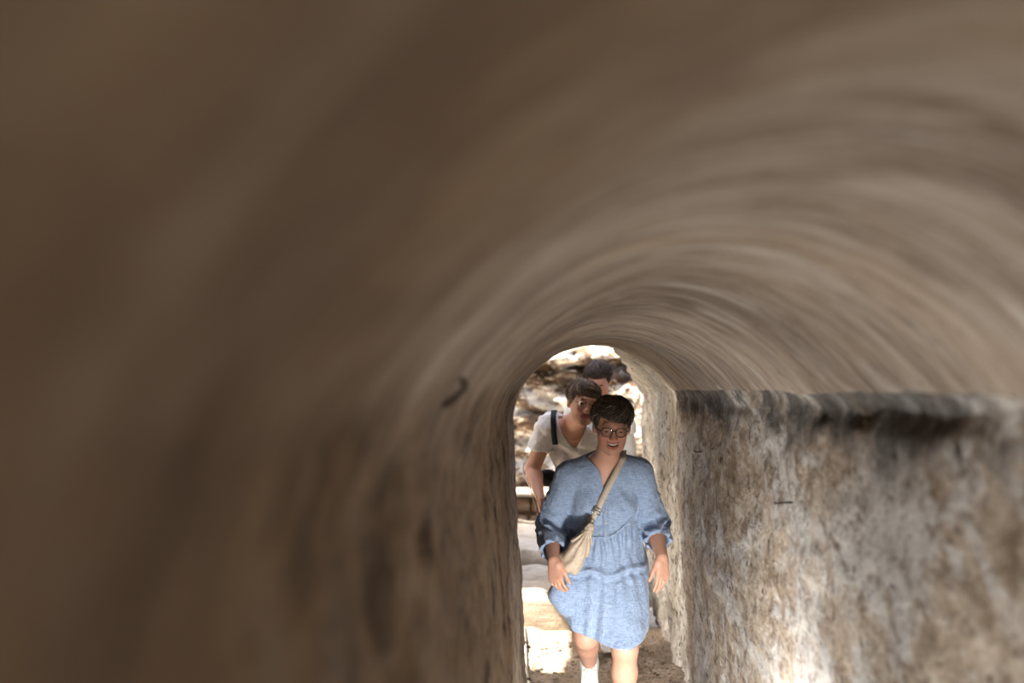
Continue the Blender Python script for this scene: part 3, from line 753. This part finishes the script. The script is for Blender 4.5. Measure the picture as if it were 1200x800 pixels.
def ribbon(pts, nrm_, width, thick):
    """flat band along pts with the given outward normals"""
    V_, F_ = [], []; n = len(pts); pts = [Vector(p) for p in pts]; nr = [Vector(q) for q in nrm_]
    for i in range(n):
        t = (pts[min(i+1, n-1)]-pts[max(i-1, 0)]).normalized(); b = t.cross(nr[i]).normalized(); m = b.cross(t).normalized()
        for u, v in ((-1, 0), (1, 0), (1, 1), (-1, 1)): V_.append(pts[i]+b*(u*width/2)+m*(v*thick))
    for i in range(n-1):
        for k in range(4): F_.append((i*4+k, i*4+(k+1) % 4, i*4+4+(k+1) % 4, i*4+4+k))
    F_ += [(3, 2, 1, 0), tuple((n-1)*4+k for k in range(4))]; return V_, F_
def sneaker(root, an, toe, mat, sole, lace):
    """an ankle, toe tip; low white lace-up shoe"""
    f = unit(toe-an-A(0, 0, (toe-an)[2])*0); f = unit(toe-an); side = unit(np.cross(f, A(0, 0, 1))); up = np.cross(side, f)
    # foot frame: heel lies below and behind the ankle
    heel = an-f*.045-up*.055; ball = toe-f*.055; Ro = np.stack([side, f, up], 1)
    def shoe(p):
        d = seg(p, heel+up*.02, ball+up*.012, .036, .040); d = smin(d, ell(p, toe-f*.04+up*.006, (.043, .06, .030), Ro), .02)
        d = smin(d, seg(p, an-f*.012+up*.012, heel+up*.03, .043, .038), .03); d = smin(d, seg(p, an+up*.0, ball+up*.02, .040, .034), .02)
        d = smax(d, -((p-heel) @ up)-.014, .004)
        d = smax(d, ((p-an) @ unit(up+.25*f))-.038, .004)
        return d
    pts = np.array([heel, toe, an]); V_, Q = surface(shoe, pts.min(0)-.08, pts.max(0)+.08, .0045)
    o = mesh_obj('shoe', V_, Q, mat, root)
    def so(p):
        q = p-heel; h = q @ up; d = seg(p-np.outer(h, up), heel, toe-f*.040, .041, .044); return np.maximum(d, np.abs(h+.020)-.013)
    V_, Q = surface(so, pts.min(0)-.09, pts.max(0)+.09, .0045); mesh_obj('sole', V_, Q, sole, o)
    mb = MB()
    for k in range(5):
        c = lerp(an+f*.030, ball-f*.005, k/4.0); hgt = []
        row = []
        for u in np.linspace(-1, 1, 7):
            b = c+side*u*.024+f*(.010*u*(1 if k % 2 else -1))+up*.12
            for _ in range(40): b = b-up*np.clip(shoe(b[None])[0]*.8, -.01, .03)
            row.append(b+up*.002)
        mb.tube(row, .0026, 6)
    b = an+f*.030+up*.12
    for _ in range(40): b = b-up*np.clip(shoe(b[None])[0]*.8, -.01, .03)
    for e in (-1, 1):
        mb.tube([b, b+side*e*.016+up*.010+f*.004, b+side*e*.030+up*.004+f*.012, b+side*e*.020+up*.003+f*.016, b+up*.002+f*.003], .0022, 6)
        mb.tube([b, b+side*e*.014+f*.02+up*.004, b+side*e*.026+f*.045+up*.0], .0022, 6)
    mb.build('laces', lace, o)
    return o
M.update({
 'skin': skin_mat(), 'lens': glass_mat(), 'denim': cloth_mat('blue_linen', (.155, .210, .315), (.285, .36, .485), crease=.006),
 'white_cotton': cloth_mat('white_cotton', (.56, .54, .51), (.68, .66, .63), crease=.008), 'black_cloth': flat_mat('black_cloth', (.012, .012, .014), .8),
 'grey_cotton': cloth_mat('grey_cotton', (.46, .44, .41), (.58, .56, .53)),
 'bag': flat_mat('beige_leather', (.50, .40, .30), .55, .35, 0, .18, 90, .002), 'strap': flat_mat('beige_webbing', (.47, .395, .315), .7, .2, 0, .12, 150, .001),
 'shoe': flat_mat('white_canvas', (.72, .70, .66), .75, .2, 0, .1, 200, .001), 'sole': flat_mat('rubber_sole', (.62, .58, .50), .7), 'lace': flat_mat('white_lace', (.78, .77, .74), .8),
 'spec_dark': flat_mat('dark_frame', (.022, .013, .012), .3, .5), 'spec_metal': flat_mat('bronze_frame', (.16, .10, .07), .35, .5, .6),
 'steel': flat_mat('nickel_hardware', (.55, .52, .46), .28, .5, 1.0), 'gold': flat_mat('gold', (.80, .55, .22), .25, .5, 1.0), 'teeth': flat_mat('teeth', (.74, .69, .60), .3, .4, 0, .05),
 'hair1': hair_mat('brown_grey_hair', (.030, .020, .014), (.105, .078, .056)), 'hair2': hair_mat('fair_brown_hair', (.055, .036, .022), (.165, .115, .075)), 'hair3': hair_mat('dark_brown_hair', (.018, .011, .008), (.055, .035, .022)),
})
em_ = Mat('eye'); M['eye'] = em_.fin(em_.n('VertexColor', layer_name='Col').outputs[0], .15, None, .5)

# ------------------------------------------------------------------ woman in the blue dress
W1 = Person(head=A(.280, 4.275, 1.388), hrot=(2, 14, 2), hs=.97, smile=1.0, skin=(.52, .285, .195), build=1.06, limb=1.03,
    neck=A(.262, 4.435, 1.235), pelvis=A(.252, 4.60, .765), shR=A(.095, 4.455, 1.165), shL=A(.420, 4.435, 1.180),
    elR=A(.022, 4.525, .935), elL=A(.482, 4.53, .945), wrR=A(.032, 4.315, .815), wrL=A(.497, 4.345, .825),
    hipR=A(.165, 4.60, .745), hipL=A(.338, 4.58, .745), knR=A(.178, 4.55, .435), knL=A(.335, 4.335, .44),
    anR=A(.205, 4.845, .235), anL=A(.336, 4.375, .095), toeR=A(.203, 4.755, .045), toeL=A(.345, 4.19, .045),
    hR=(A(.10, -.28, -1), A(.5, .85, 0), A(.85, -.5, -.2), .98, (22, 26, 29, 32), .3), hL=(A(.02, -.10, -1), A(-.55, .83, 0), A(-.83, -.55, 0), .98, (12, 15, 17, 20), .22))
p1 = empty('person', (.26, 4.45, 0), 'smiling woman with glasses walking in a light blue linen dress', 'person')
W1.build_body(p1, .0042); W1.eyes(p1)
tp = MB()
for k in range(8):
    x = (k-3.5)*.0054; tp.box(W1.hp(x, -.0865+30*x*x*.55, -.0575+12*x*x), (.0051, .004, .0062), Matrix(W1.HR.tolist()))
tp.build('teeth', M['teeth'], p1)
W1.glasses(p1, M['spec_dark']); W1.hair(p1, M['hair1'], dict(vol=.010, fringe=-1.0, nape=-.055, sweep=-.75, crown=(.02, .01, 0)), 2, 1300)

XC = .252
def hem_z(x): return np.interp(x, [-.05, .03, .07, .11, .18, .27, .36, .45], [.64, .61, .555, .50, .478, .450, .450, .49])
def dress_outer(p, folds=True):
    x, y, z = p[:, 0], p[:, 1], p[:, 2]
    d = W1.torso(p, .014)
    # skirt
    t = np.clip((.98-z)/.52, 0, 1); cx = .252-.006*t; cy = 4.535+.01*t; a = .150+.060*t**.8; b = .133+.080*t
    ang = np.arctan2(y-cy, x-cx)
    k = np.hypot((x-cx)/a, (y-cy)/b); sk = (k-1)*np.minimum(a, b)
    if folds:
        g = sstep(.90, .82, z)
        sk = sk + g*(.0055*np.sin(ang*17+3*vnoise(np.stack([x*7, y*7, z*3], 1)))*sstep(.90, .70, z)
                     + .0065*np.sin(ang*7+1.3+2*vnoise(np.stack([x*5, y*5, z*2.5], 1)+7))*sstep(.85, .55, z))
    for hp_, kn_ in ((W1.hipR, W1.knR), (W1.hipL, W1.knL)): sk = smin(sk, seg(p, hp_, kn_+A(0, 0, -.03), .105, .088), .07)
    sk = smax(sk, z-.93, .05); d = smin(d, sk, .05)
    # loose cloth that the right hand gathers up
    d = smin(d, seg(p, A(.115, 4.42, .80), A(.045, 4.375, .655), .045, .040), .05); d = smin(d, seg(p, A(.15, 4.45, .70), A(.075, 4.40, .60), .06, .035), .05)
    if folds:
        za = .748+.9*(x-.255)**2+.010*np.sin(x*40); front = sstep(4.55, 4.45, y)
        d = d-front*.013*np.exp(-((z-za)/.013)**2)*sstep(.05, .12, x)+front*.008*np.exp(-((z-za+.026)/.014)**2)
        zs = .905+2.2*np.clip(x-.262, 0, 1)**1.5+.3*np.clip(.2-x, 0, 1)          # seam below the bust
        gat = sstep(zs, zs-.012, z)*sstep(zs-.18, zs-.03, z)*front
        d = d-gat*.0065*np.sin(x*210+2.5*vnoise(np.stack([x*20, y*0, z*12], 1)))-front*.004*np.exp(-((z-zs)/.006)**2)
        d = d-.0045*fbm(np.stack([x*13+z*7, y*13, z*11-x*6], 1), 3)*sstep(1.25, 1.05, z)
        # creases fanning over the chest
        d = d-.0035*np.sin((x*.75+z*.55)*120+3*vnoise(p*14))*np.exp(-((x-.375)/.06)**2-((z-1.06)/.07)**2)
    return d
def sleeve(p, sh, el, wr, cut, r0, r1, seed):
    e = lerp(el, wr, cut); d1 = seg(p, sh, el, r0, .061); d2 = seg(p, el, e+unit(wr-el)*.05, .061, r1); d = smin(d1, d2, .03)
    ax = unit(el-sh); u = (p-sh) @ ax; v = (p-el) @ unit(wr-el)
    wv = vnoise(p*np.array([13, 13, 13.])+seed)
    near_el = np.exp(-((u-np.linalg.norm(el-sh))/.13)**2)
    d = d-.0080*np.sin(u*150+5.0*wv)*near_el-.006*fbm(p*18+seed, 3)
    d = smax(d, v-np.linalg.norm(e-el), .004)
    inn = seg(p, el, wr, .047, r1-.012); d = smax(d, -smax(inn, -(v-np.linalg.norm(e-el)+.05), .01), .004)       # open cuff
    return d
def dress(p):
    d = dress_outer(p)
    d = smin(d, sleeve(p, W1.shR+A(.01, 0, 0), W1.elR, W1.wrR, .76, .066, .056, 1.), .022)
    d = smin(d, sleeve(p, W1.shL+A(-.01, 0, 0), W1.elL, W1.wrL, .56, .064, .056, 5.), .022)
    x, y, z = p[:, 0], p[:, 1], p[:, 2]
    # neck opening with a notched V
    wd = np.interp(z, [1.09, 1.115, 1.19, 1.215, 1.245, 1.275, 1.32], [-.02, .0035, .026, .046, .078, .096, .12])
    vn = np.maximum(np.abs(x-XC-.08*(z-1.1))-wd, y-4.47); d = smax(d, -vn*.8, .004)
    d = smax(d, -seg(p, W1.neck+A(0, 0, -.015), W1.neck+A(.01, -.09, .14), .068, .085), .005)
    hz = hem_z(x); d = smax(d, (hz-z)*.9, .004)
    # hollow below
    t = np.clip((.98-z)/.52, 0, 1); k = np.hypot((x-.246)/(.122+.056*t**.8), (y-4.54)/(.098+.070*t)); hol = (k-1)*.12
    for hp_, kn_ in ((W1.hipR, W1.knR), (W1.hipL, W1.knL)): hol = smin(hol, seg(p, hp_, kn_+A(0, 0, -.05), .085, .066), .05)
    d = smax(d, -smax(hol, z-hz-.10, .02), .004)
    return d
lo, hi = W1.bounds(); lo[2] = .42; hi[2] = 1.33
Vd, Qd = surface(dress, lo-.03, hi+.03, .0042)
dr = mesh_obj('dress', Vd, Qd, M['denim'], p1)
# placket and seam lying on the dress
zz = np.linspace(1.092, .895, 26); yy = front_y(dress_outer, np.full(26, .262), zz, 4.15)
mbp = MB(); mbp.add(ribbon([(.258-.02*(1.09-z)*0, y-.0015, z) for y, z in zip(yy, zz)], [(0, -1, .1)]*26, .024, .0025)); mbp.build('placket', M['denim'], dr)
for k in range(4):
    i = 4+k*6; MB().tube([(.258, yy[i]-.004, zz[i]), (.258, yy[i]-.0065, zz[i])], [.0045, .004], 10).build('button', M['strap'], dr)
xs_ = np.linspace(.165, .375, 40); zs_ = .905+2.2*np.clip(xs_-.262, 0, 1)**1.5+.3*np.clip(.2-xs_, 0, 1); ys_ = front_y(dress_outer, xs_, zs_, 4.15)
MB().tube([(x, y-.001, z) for x, y, z in zip(xs_, ys_, zs_)], .0022, 6).build('bust_seam', M['denim'], dr)
for an, toe in ((W1.anR, W1.toeR), (W1.anL, W1.toeL)): sneaker(p1, an, toe, M['shoe'], M['sole'], M['lace'])
S = W1.hands[1]; a, b = S[7][0], S[7][1]                       # ring finger, first joint
c = lerp(S[9][0], S[9][1], .5) if len(S) > 9 else a; ax = unit(S[9][1]-S[9][0]); u = unit(np.cross(ax, A(0, 1, .2))); v = np.cross(ax, u)
MB().tube([c+(u*math.cos(t)+v*math.sin(t))*.0088 for t in np.linspace(0, 6.283, 18, endpoint=False)], .0013, 6, True).build('finger_ring', M['gold'], p1)

# ------------------------------------------------------------------ beige cross-body bag
bg_ = empty('shoulder_bag', (.12, 4.33, .76), 'beige slouchy cross-body bag on the hip of the blue dress', 'bag')
def bag(p):
    q = p.copy(); q[:, 1] = 4.318+(q[:, 1]-4.318)*1.25
    d = smin(seg(q, A(.190, 4.300, .962), A(.148, 4.312, .875), .014, .040), seg(q, A(.148, 4.318, .875), A(.112, 4.318, .805), .042, .044), .03)
    d = smin(d, seg(q, A(.112, 4.32, .805), A(.055, 4.36, .805), .043, .034), .03)
    u = (p[:, 0]-.18)*.62+(p[:, 2]-.95)*.2; w_ = np.arctan2(p[:, 2]-.95, p[:, 0]-.185)
    return d-.0035*np.sin(w_*26+2*vnoise(p*18))-.003*fbm(p*20, 2)
V_, Q = surface(bag, A(-.02, 4.22, .70), A(.25, 4.46, 1.0), .0038); mesh_obj('bag_body', V_, Q, M['bag'], bg_)
path2 = [(.186, .965), (.200, .985), (.215, 1.012), (.245, 1.075), (.285, 1.155), (.318, 1.215), (.334, 1.245)]
P2, _ = crom(path2, 36); fy = front_y(lambda p: np.minimum(dress_outer(p, False), W1.body(p)), P2[:, 0], P2[:, 1], 4.10)
fy = np.convolve(np.pad(fy, 3, mode='edge'), np.ones(7)/7, 'valid')
pts = [(x, min(y, 4.50)-.010, z) for (x, z), y in zip(P2, fy)]; nr = [(-.1, -1, .25)]*len(pts)
pts += [(.342, 4.44, 1.272), (.345, 4.49, 1.262), (.335, 4.545, 1.20), (.30, 4.60, 1.12), (.22, 4.64, 1.0), (.13, 4.62, .92), (.075, 4.55, .86), (.055, 4.44, .825), (.056, 4.385, .815)]
nr += [(0, -.5, .9), (0, .2, 1), (0, .9, .4), (0, 1, .2), (0, 1, 0), (-.5, .8, 0), (-1, .4, 0), (-1, .1, .2), (-1, 0, .3)]
PP, _ = crom(np.hstack([np.array(pts), np.array(nr)*1e-3]), 90)
MB().add(ribbon(PP[:, :3], PP[:, 3:], .027, .003)).build('strap', M['strap'], bg_)
r0 = A(*pts[0]); r2 = A(*PP[2, :3]); dv = unit(A(*PP[8, :3])-r2); sdv = unit(np.cross(dv, A(0, -1, .2)))
hw = MB()
hw.tube([r2-dv*.012+(sdv*math.cos(t)*.017+dv*math.sin(t)*.009)+A(0, -.012, 0) for t in np.linspace(0, 6.283, 18, endpoint=False)], .0022, 6, True); hw.build('strap_ring', M['steel'], bg_)
bk = MB(); cb = A(*PP[5, :3])+A(0, -.008, 0); bk.tube([cb+sdv*a*.019+dv*b*.012 for a, b in ((-1, -1), (1, -1), (1, 1), (-1, 1))], .0024, 6, True); bk.tube([cb-sdv*.019, cb+sdv*.019], .002, 6); bk.build('buckle', M['steel'], bg_)
cl = MB(); cl.tube([r2-dv*.02+A(0, -.014, 0), r2-dv*.03+A(-.004, -.015, 0), r2-dv*.04+A(.002, -.013, 0), r2-dv*.052+A(0, -.008, 0)], [.0035, .005, .0045, .003], 8); cl.build('snap_hook', M['steel'], bg_)

# ------------------------------------------------------------------ woman in the white T-shirt
W2 = Person(head=A(.197, 5.33, 1.470), hrot=(14, 6, 10), hs=1.0, smile=.25, skin=(.45, .245, .165), build=1.05, limb=1.05,
    neck=A(.150, 5.50, 1.375), pelvis=A(.215, 5.95, .88), shR=A(.015, 5.52, 1.350), shL=A(.300, 5.56, 1.285),
    elR=A(-.075, 5.60, 1.10), elL=A(.345, 5.66, 1.03), wrR=A(-.035, 5.40, .970), wrL=A(.345, 5.46, .90),
    hipR=A(.135, 5.93, .86), hipL=A(.30, 5.93, .86), knR=A(.20, 5.80, .48), knL=A(.33, 5.88, .47),
    anR=A(.225, 5.86, .10), anL=A(.36, 6.02, .10), toeR=A(.22, 5.68, .045), toeL=A(.365, 5.84, .045),
    hR=(A(.18, -.25, -1), A(1, .3, 0), A(0, -1, -.2), .96, (30, 36, 42, 46), .5), hL=(A(-.05, -.1, -1), A(-1, .2, 0), A(0, -1, 0), .95, (20, 25, 30, 35), .45))
p2 = empty('person', (.18, 5.9, 0), 'woman in a white T-shirt stooping with a black shoulder strap', 'person')
W2.build_body(p2, .0052); W2.eyes(p2); W2.glasses(p2, M['spec_metal'], .024, .020, .0014)
W2.hair(p2, M['hair2'], dict(vol=.009, fringe=-.4, nape=-.10, sweep=.9, crown=(0, .0, 0), temple=.045, long=.35), 5, 1000)
def tee(P, neckdepth, r=.067, vw=.075, long=False):
    c0 = P.neck+P.fw*.045
    def f(p):
        d = P.torso(p, .013)
        for sh, el in ((P.shR, P.elR), (P.shL, P.elL)):
            e = lerp(sh, el, .52); s_ = seg(p, sh, e, r, r+.004); s_ = smax(s_, (p-e) @ unit(el-sh), .005); s_ = smax(s_, -smax(seg(p, sh, el, r-.012, r-.012), -((p-e) @ unit(el-sh)+.015), .004), .004); d = smin(d, s_, .03)
        if long:
            for el, sh, wr in ((P.elR, P.shR, P.wrR), (P.elL, P.shL, P.wrL)): d = smin(d, smin(seg(p, sh, el, r, .056), seg(p, el, lerp(el, wr, .9), .056, .042), .02), .03)
        d = d-.006*fbm(p*np.array([12, 12, 9]), 3)-.004*np.sin((p[:, 0]*.6+p[:, 2])*70+4*vnoise(p*9))
        u = (p-P.neck) @ P.rt; h = (p-P.neck) @ P.up; fr = (p-P.neck) @ P.fw
        wd = np.interp(h, [-neckdepth-.03, -neckdepth, -neckdepth*.4, 0, .06], [-.03, .012, vw*.75, vw, vw*1.2])
        d = smax(d, -np.maximum(np.abs(u)-wd, -fr-.005)*.8, .004)
        nk = P.head+P.HR @ A(0, .028, -.075); d = smax(d, -seg(p, P.neck-P.up*.01, nk, .070, .08), .004)
        return smax(d, -((p-P.pelvis) @ P.up)-.06, .006)
    return f
t2 = tee(W2, .115); lo, hi = W2.bounds(.12); lo[2] = .70; V_, Q = surface(t2, lo, hi, .0055); mesh_obj('t_shirt', V_, Q, M['white_cotton'], p2)
def shorts(P, leg):
    def f(p):
        d = smax(P.torso(p, .016), ((p-P.pelvis) @ P.up)-.02, .01)
        for hp, kn in ((P.hipR, P.knR), (P.hipL, P.knL)): d = smin(d, seg(p, hp, lerp(hp, kn, leg), .100, .090), .02)
        return d-.005*fbm(p*13, 3)
    return f
V_, Q = surface(shorts(W2, .6), W2.pelvis-A(.3, .32, .50), W2.pelvis+A(.3, .3, .25), .008); mesh_obj('shorts', V_, Q, M['black_cloth'], p2)
for an, toe in ((W2.anR, W2.toeR), (W2.anL, W2.toeL)): sneaker(p2, an, toe, M['shoe'], M['sole'], M['lace'])
# necklace
nk = [W2.neck+W2.rt*(.062*math.sin(a))+W2.up*(-.035-.055*math.cos(a)+.02)+W2.fw*(.07+.012*math.cos(a)) for a in np.linspace(-1.3, 1.3, 15)]
for i, q in enumerate(nk):
    for _ in range(30): q = q-W2.fw*np.clip(W2.body(q[None])[0]-.002, -.01, .01)
    nk[i] = q
ne = MB().tube(nk, .0013, 6).build('necklace', M['gold'], p2)
c = nk[7]; MB().tube([c+A(0, -.004, .004), c+A(0, -.005, -.002), c+A(0, -.004, -.008)], [.002, .005, .002], 8).build('pendant', M['gold'], ne)
# small black backpack: strap over the shoulder, pack on the back
bp = empty('sling_pack', (.20, 6.02, 1.0), 'small black sling pack with its strap over the white T-shirt', 'bag')
def pack(p): return smax(ell(p, lerp(W2.pelvis, W2.neck, .55)-W2.fw*.185, (.125, .075, .18), W2.TR)-.002*fbm(p*20, 2), -W2.torso(p, .022), .01)
V_, Q = surface(pack, A(-.1, 5.5, .8), A(.5, 6.3, 1.6), .009); mesh_obj('pack', V_, Q, M['black_cloth'], bp)
for sh, sg in ((W2.shR, -1),):
    base = W2.neck+W2.rt*sg*.105; pts = []; nn = []
    for t in np.linspace(0, 1, 24):
        a = -1.45+2.9*t; dirn = W2.up*math.cos(a)+W2.fw*(-math.sin(a)); o_ = base-W2.up*.10
        q = o_+dirn*.30
        for _ in range(60): q = q-dirn*np.clip(np.minimum(t2(q[None]), W2.torso(q[None], .013))[0]*.7, -.01, .02)
        pts.append(q+dirn*.004); nn.append(dirn)
    end = lerp(W2.pelvis, W2.neck, .42)+W2.rt*sg*.10-W2.fw*.14; pts = [A(*x) for x in pts]
    MB().add(ribbon(pts, nn, .030, .006)).build('shoulder_strap', M['black_cloth'], bp)
V_, Q = surface(lambda p: smax(ell(p, A(.005, 5.64, 1.045), (.062, .042, .050))-.003*fbm(p*25, 2), -W2.body(p)+.012, .006), A(-.09, 5.56, .96), A(.10, 5.72, 1.13), .006); mesh_obj('pouch', V_, Q, M['black_cloth'], bp)
# thin pale cord bag held in the hand
cb_ = empty('cord_loop', tuple(W2.wrR), 'thin pale cord hanging from the wrist of the stooping woman', 'cord')
for off, rr in ((-.004, .0032), (.018, .0026)):
    P3, _ = crom([W2.elR+A(-.040+off*2, -.045, .04), W2.elR+A(-.044+off*2, -.05, -.02), W2.wrR+A(-.045+off, -.03, .04), W2.wrR+A(-.012+off, -.035, -.075), W2.wrR+A(.025+off, -.03, -.17), W2.wrR+A(.05, -.02, -.24)], 30)
    MB().tube(P3, rr, 8).build('cord', M['strap'], cb_)

# ------------------------------------------------------------------ third walker
W3 = Person(head=A(.348, 6.62, 1.600), hrot=(-14, 24, -4), hs=1.0, smile=.3, skin=(.42, .215, .14), build=1.0, limb=1.0,
    neck=A(.365, 6.78, 1.455), pelvis=A(.36, 6.98, 1.0), shR=A(.20, 6.80, 1.385), shL=A(.525, 6.80, 1.395),
    elR=A(.16, 6.85, 1.13), elL=A(.555, 6.86, 1.13), wrR=A(.20, 6.66, 1.03), wrL=A(.52, 6.68, 1.03),
    hipR=A(.275, 6.98, .97), hipL=A(.445, 6.98, .97), knR=A(.28, 6.90, .62), knL=A(.44, 7.0, .62),
    anR=A(.28, 6.92, .335), anL=A(.44, 7.10, .335), toeR=A(.275, 6.75, .28), toeL=A(.45, 6.93, .28),
    hR=(A(.2, -.4, -1), A(1, .3, 0), A(0, -1, -.2), .96, (25, 30, 35, 40), .5), hL=(A(-.2, -.4, -1), A(-1, .3, 0), A(0, -1, 0), .96, (25, 30, 35, 40), .45))
p3 = empty('person', (.36, 6.95, .232), 'dark-haired walker following behind the woman in the white T-shirt', 'person')
W3.build_body(p3, .0065); W3.eyes(p3); W3.hair(p3, M['hair3'], dict(vol=.012, fringe=-.3, nape=-.06, sweep=.5, crown=(0, 0, 0), temple=.03, long=.1), 9, 900)
t3 = tee(W3, .07, long=True); lo, hi = W3.bounds(.12); lo[2] = .85; V_, Q = surface(t3, lo, hi, .007); mesh_obj('shirt', V_, Q, M['grey_cotton'], p3)
V_, Q = surface(shorts(W3, .7), W3.pelvis-A(.3, .32, .50), W3.pelvis+A(.3, .3, .25), .009); mesh_obj('shorts', V_, Q, M['black_cloth'], p3)
for an, toe in ((W3.anR, W3.toeR), (W3.anL, W3.toeL)): sneaker(p3, an, toe, M['shoe'], M['sole'], M['lace'])
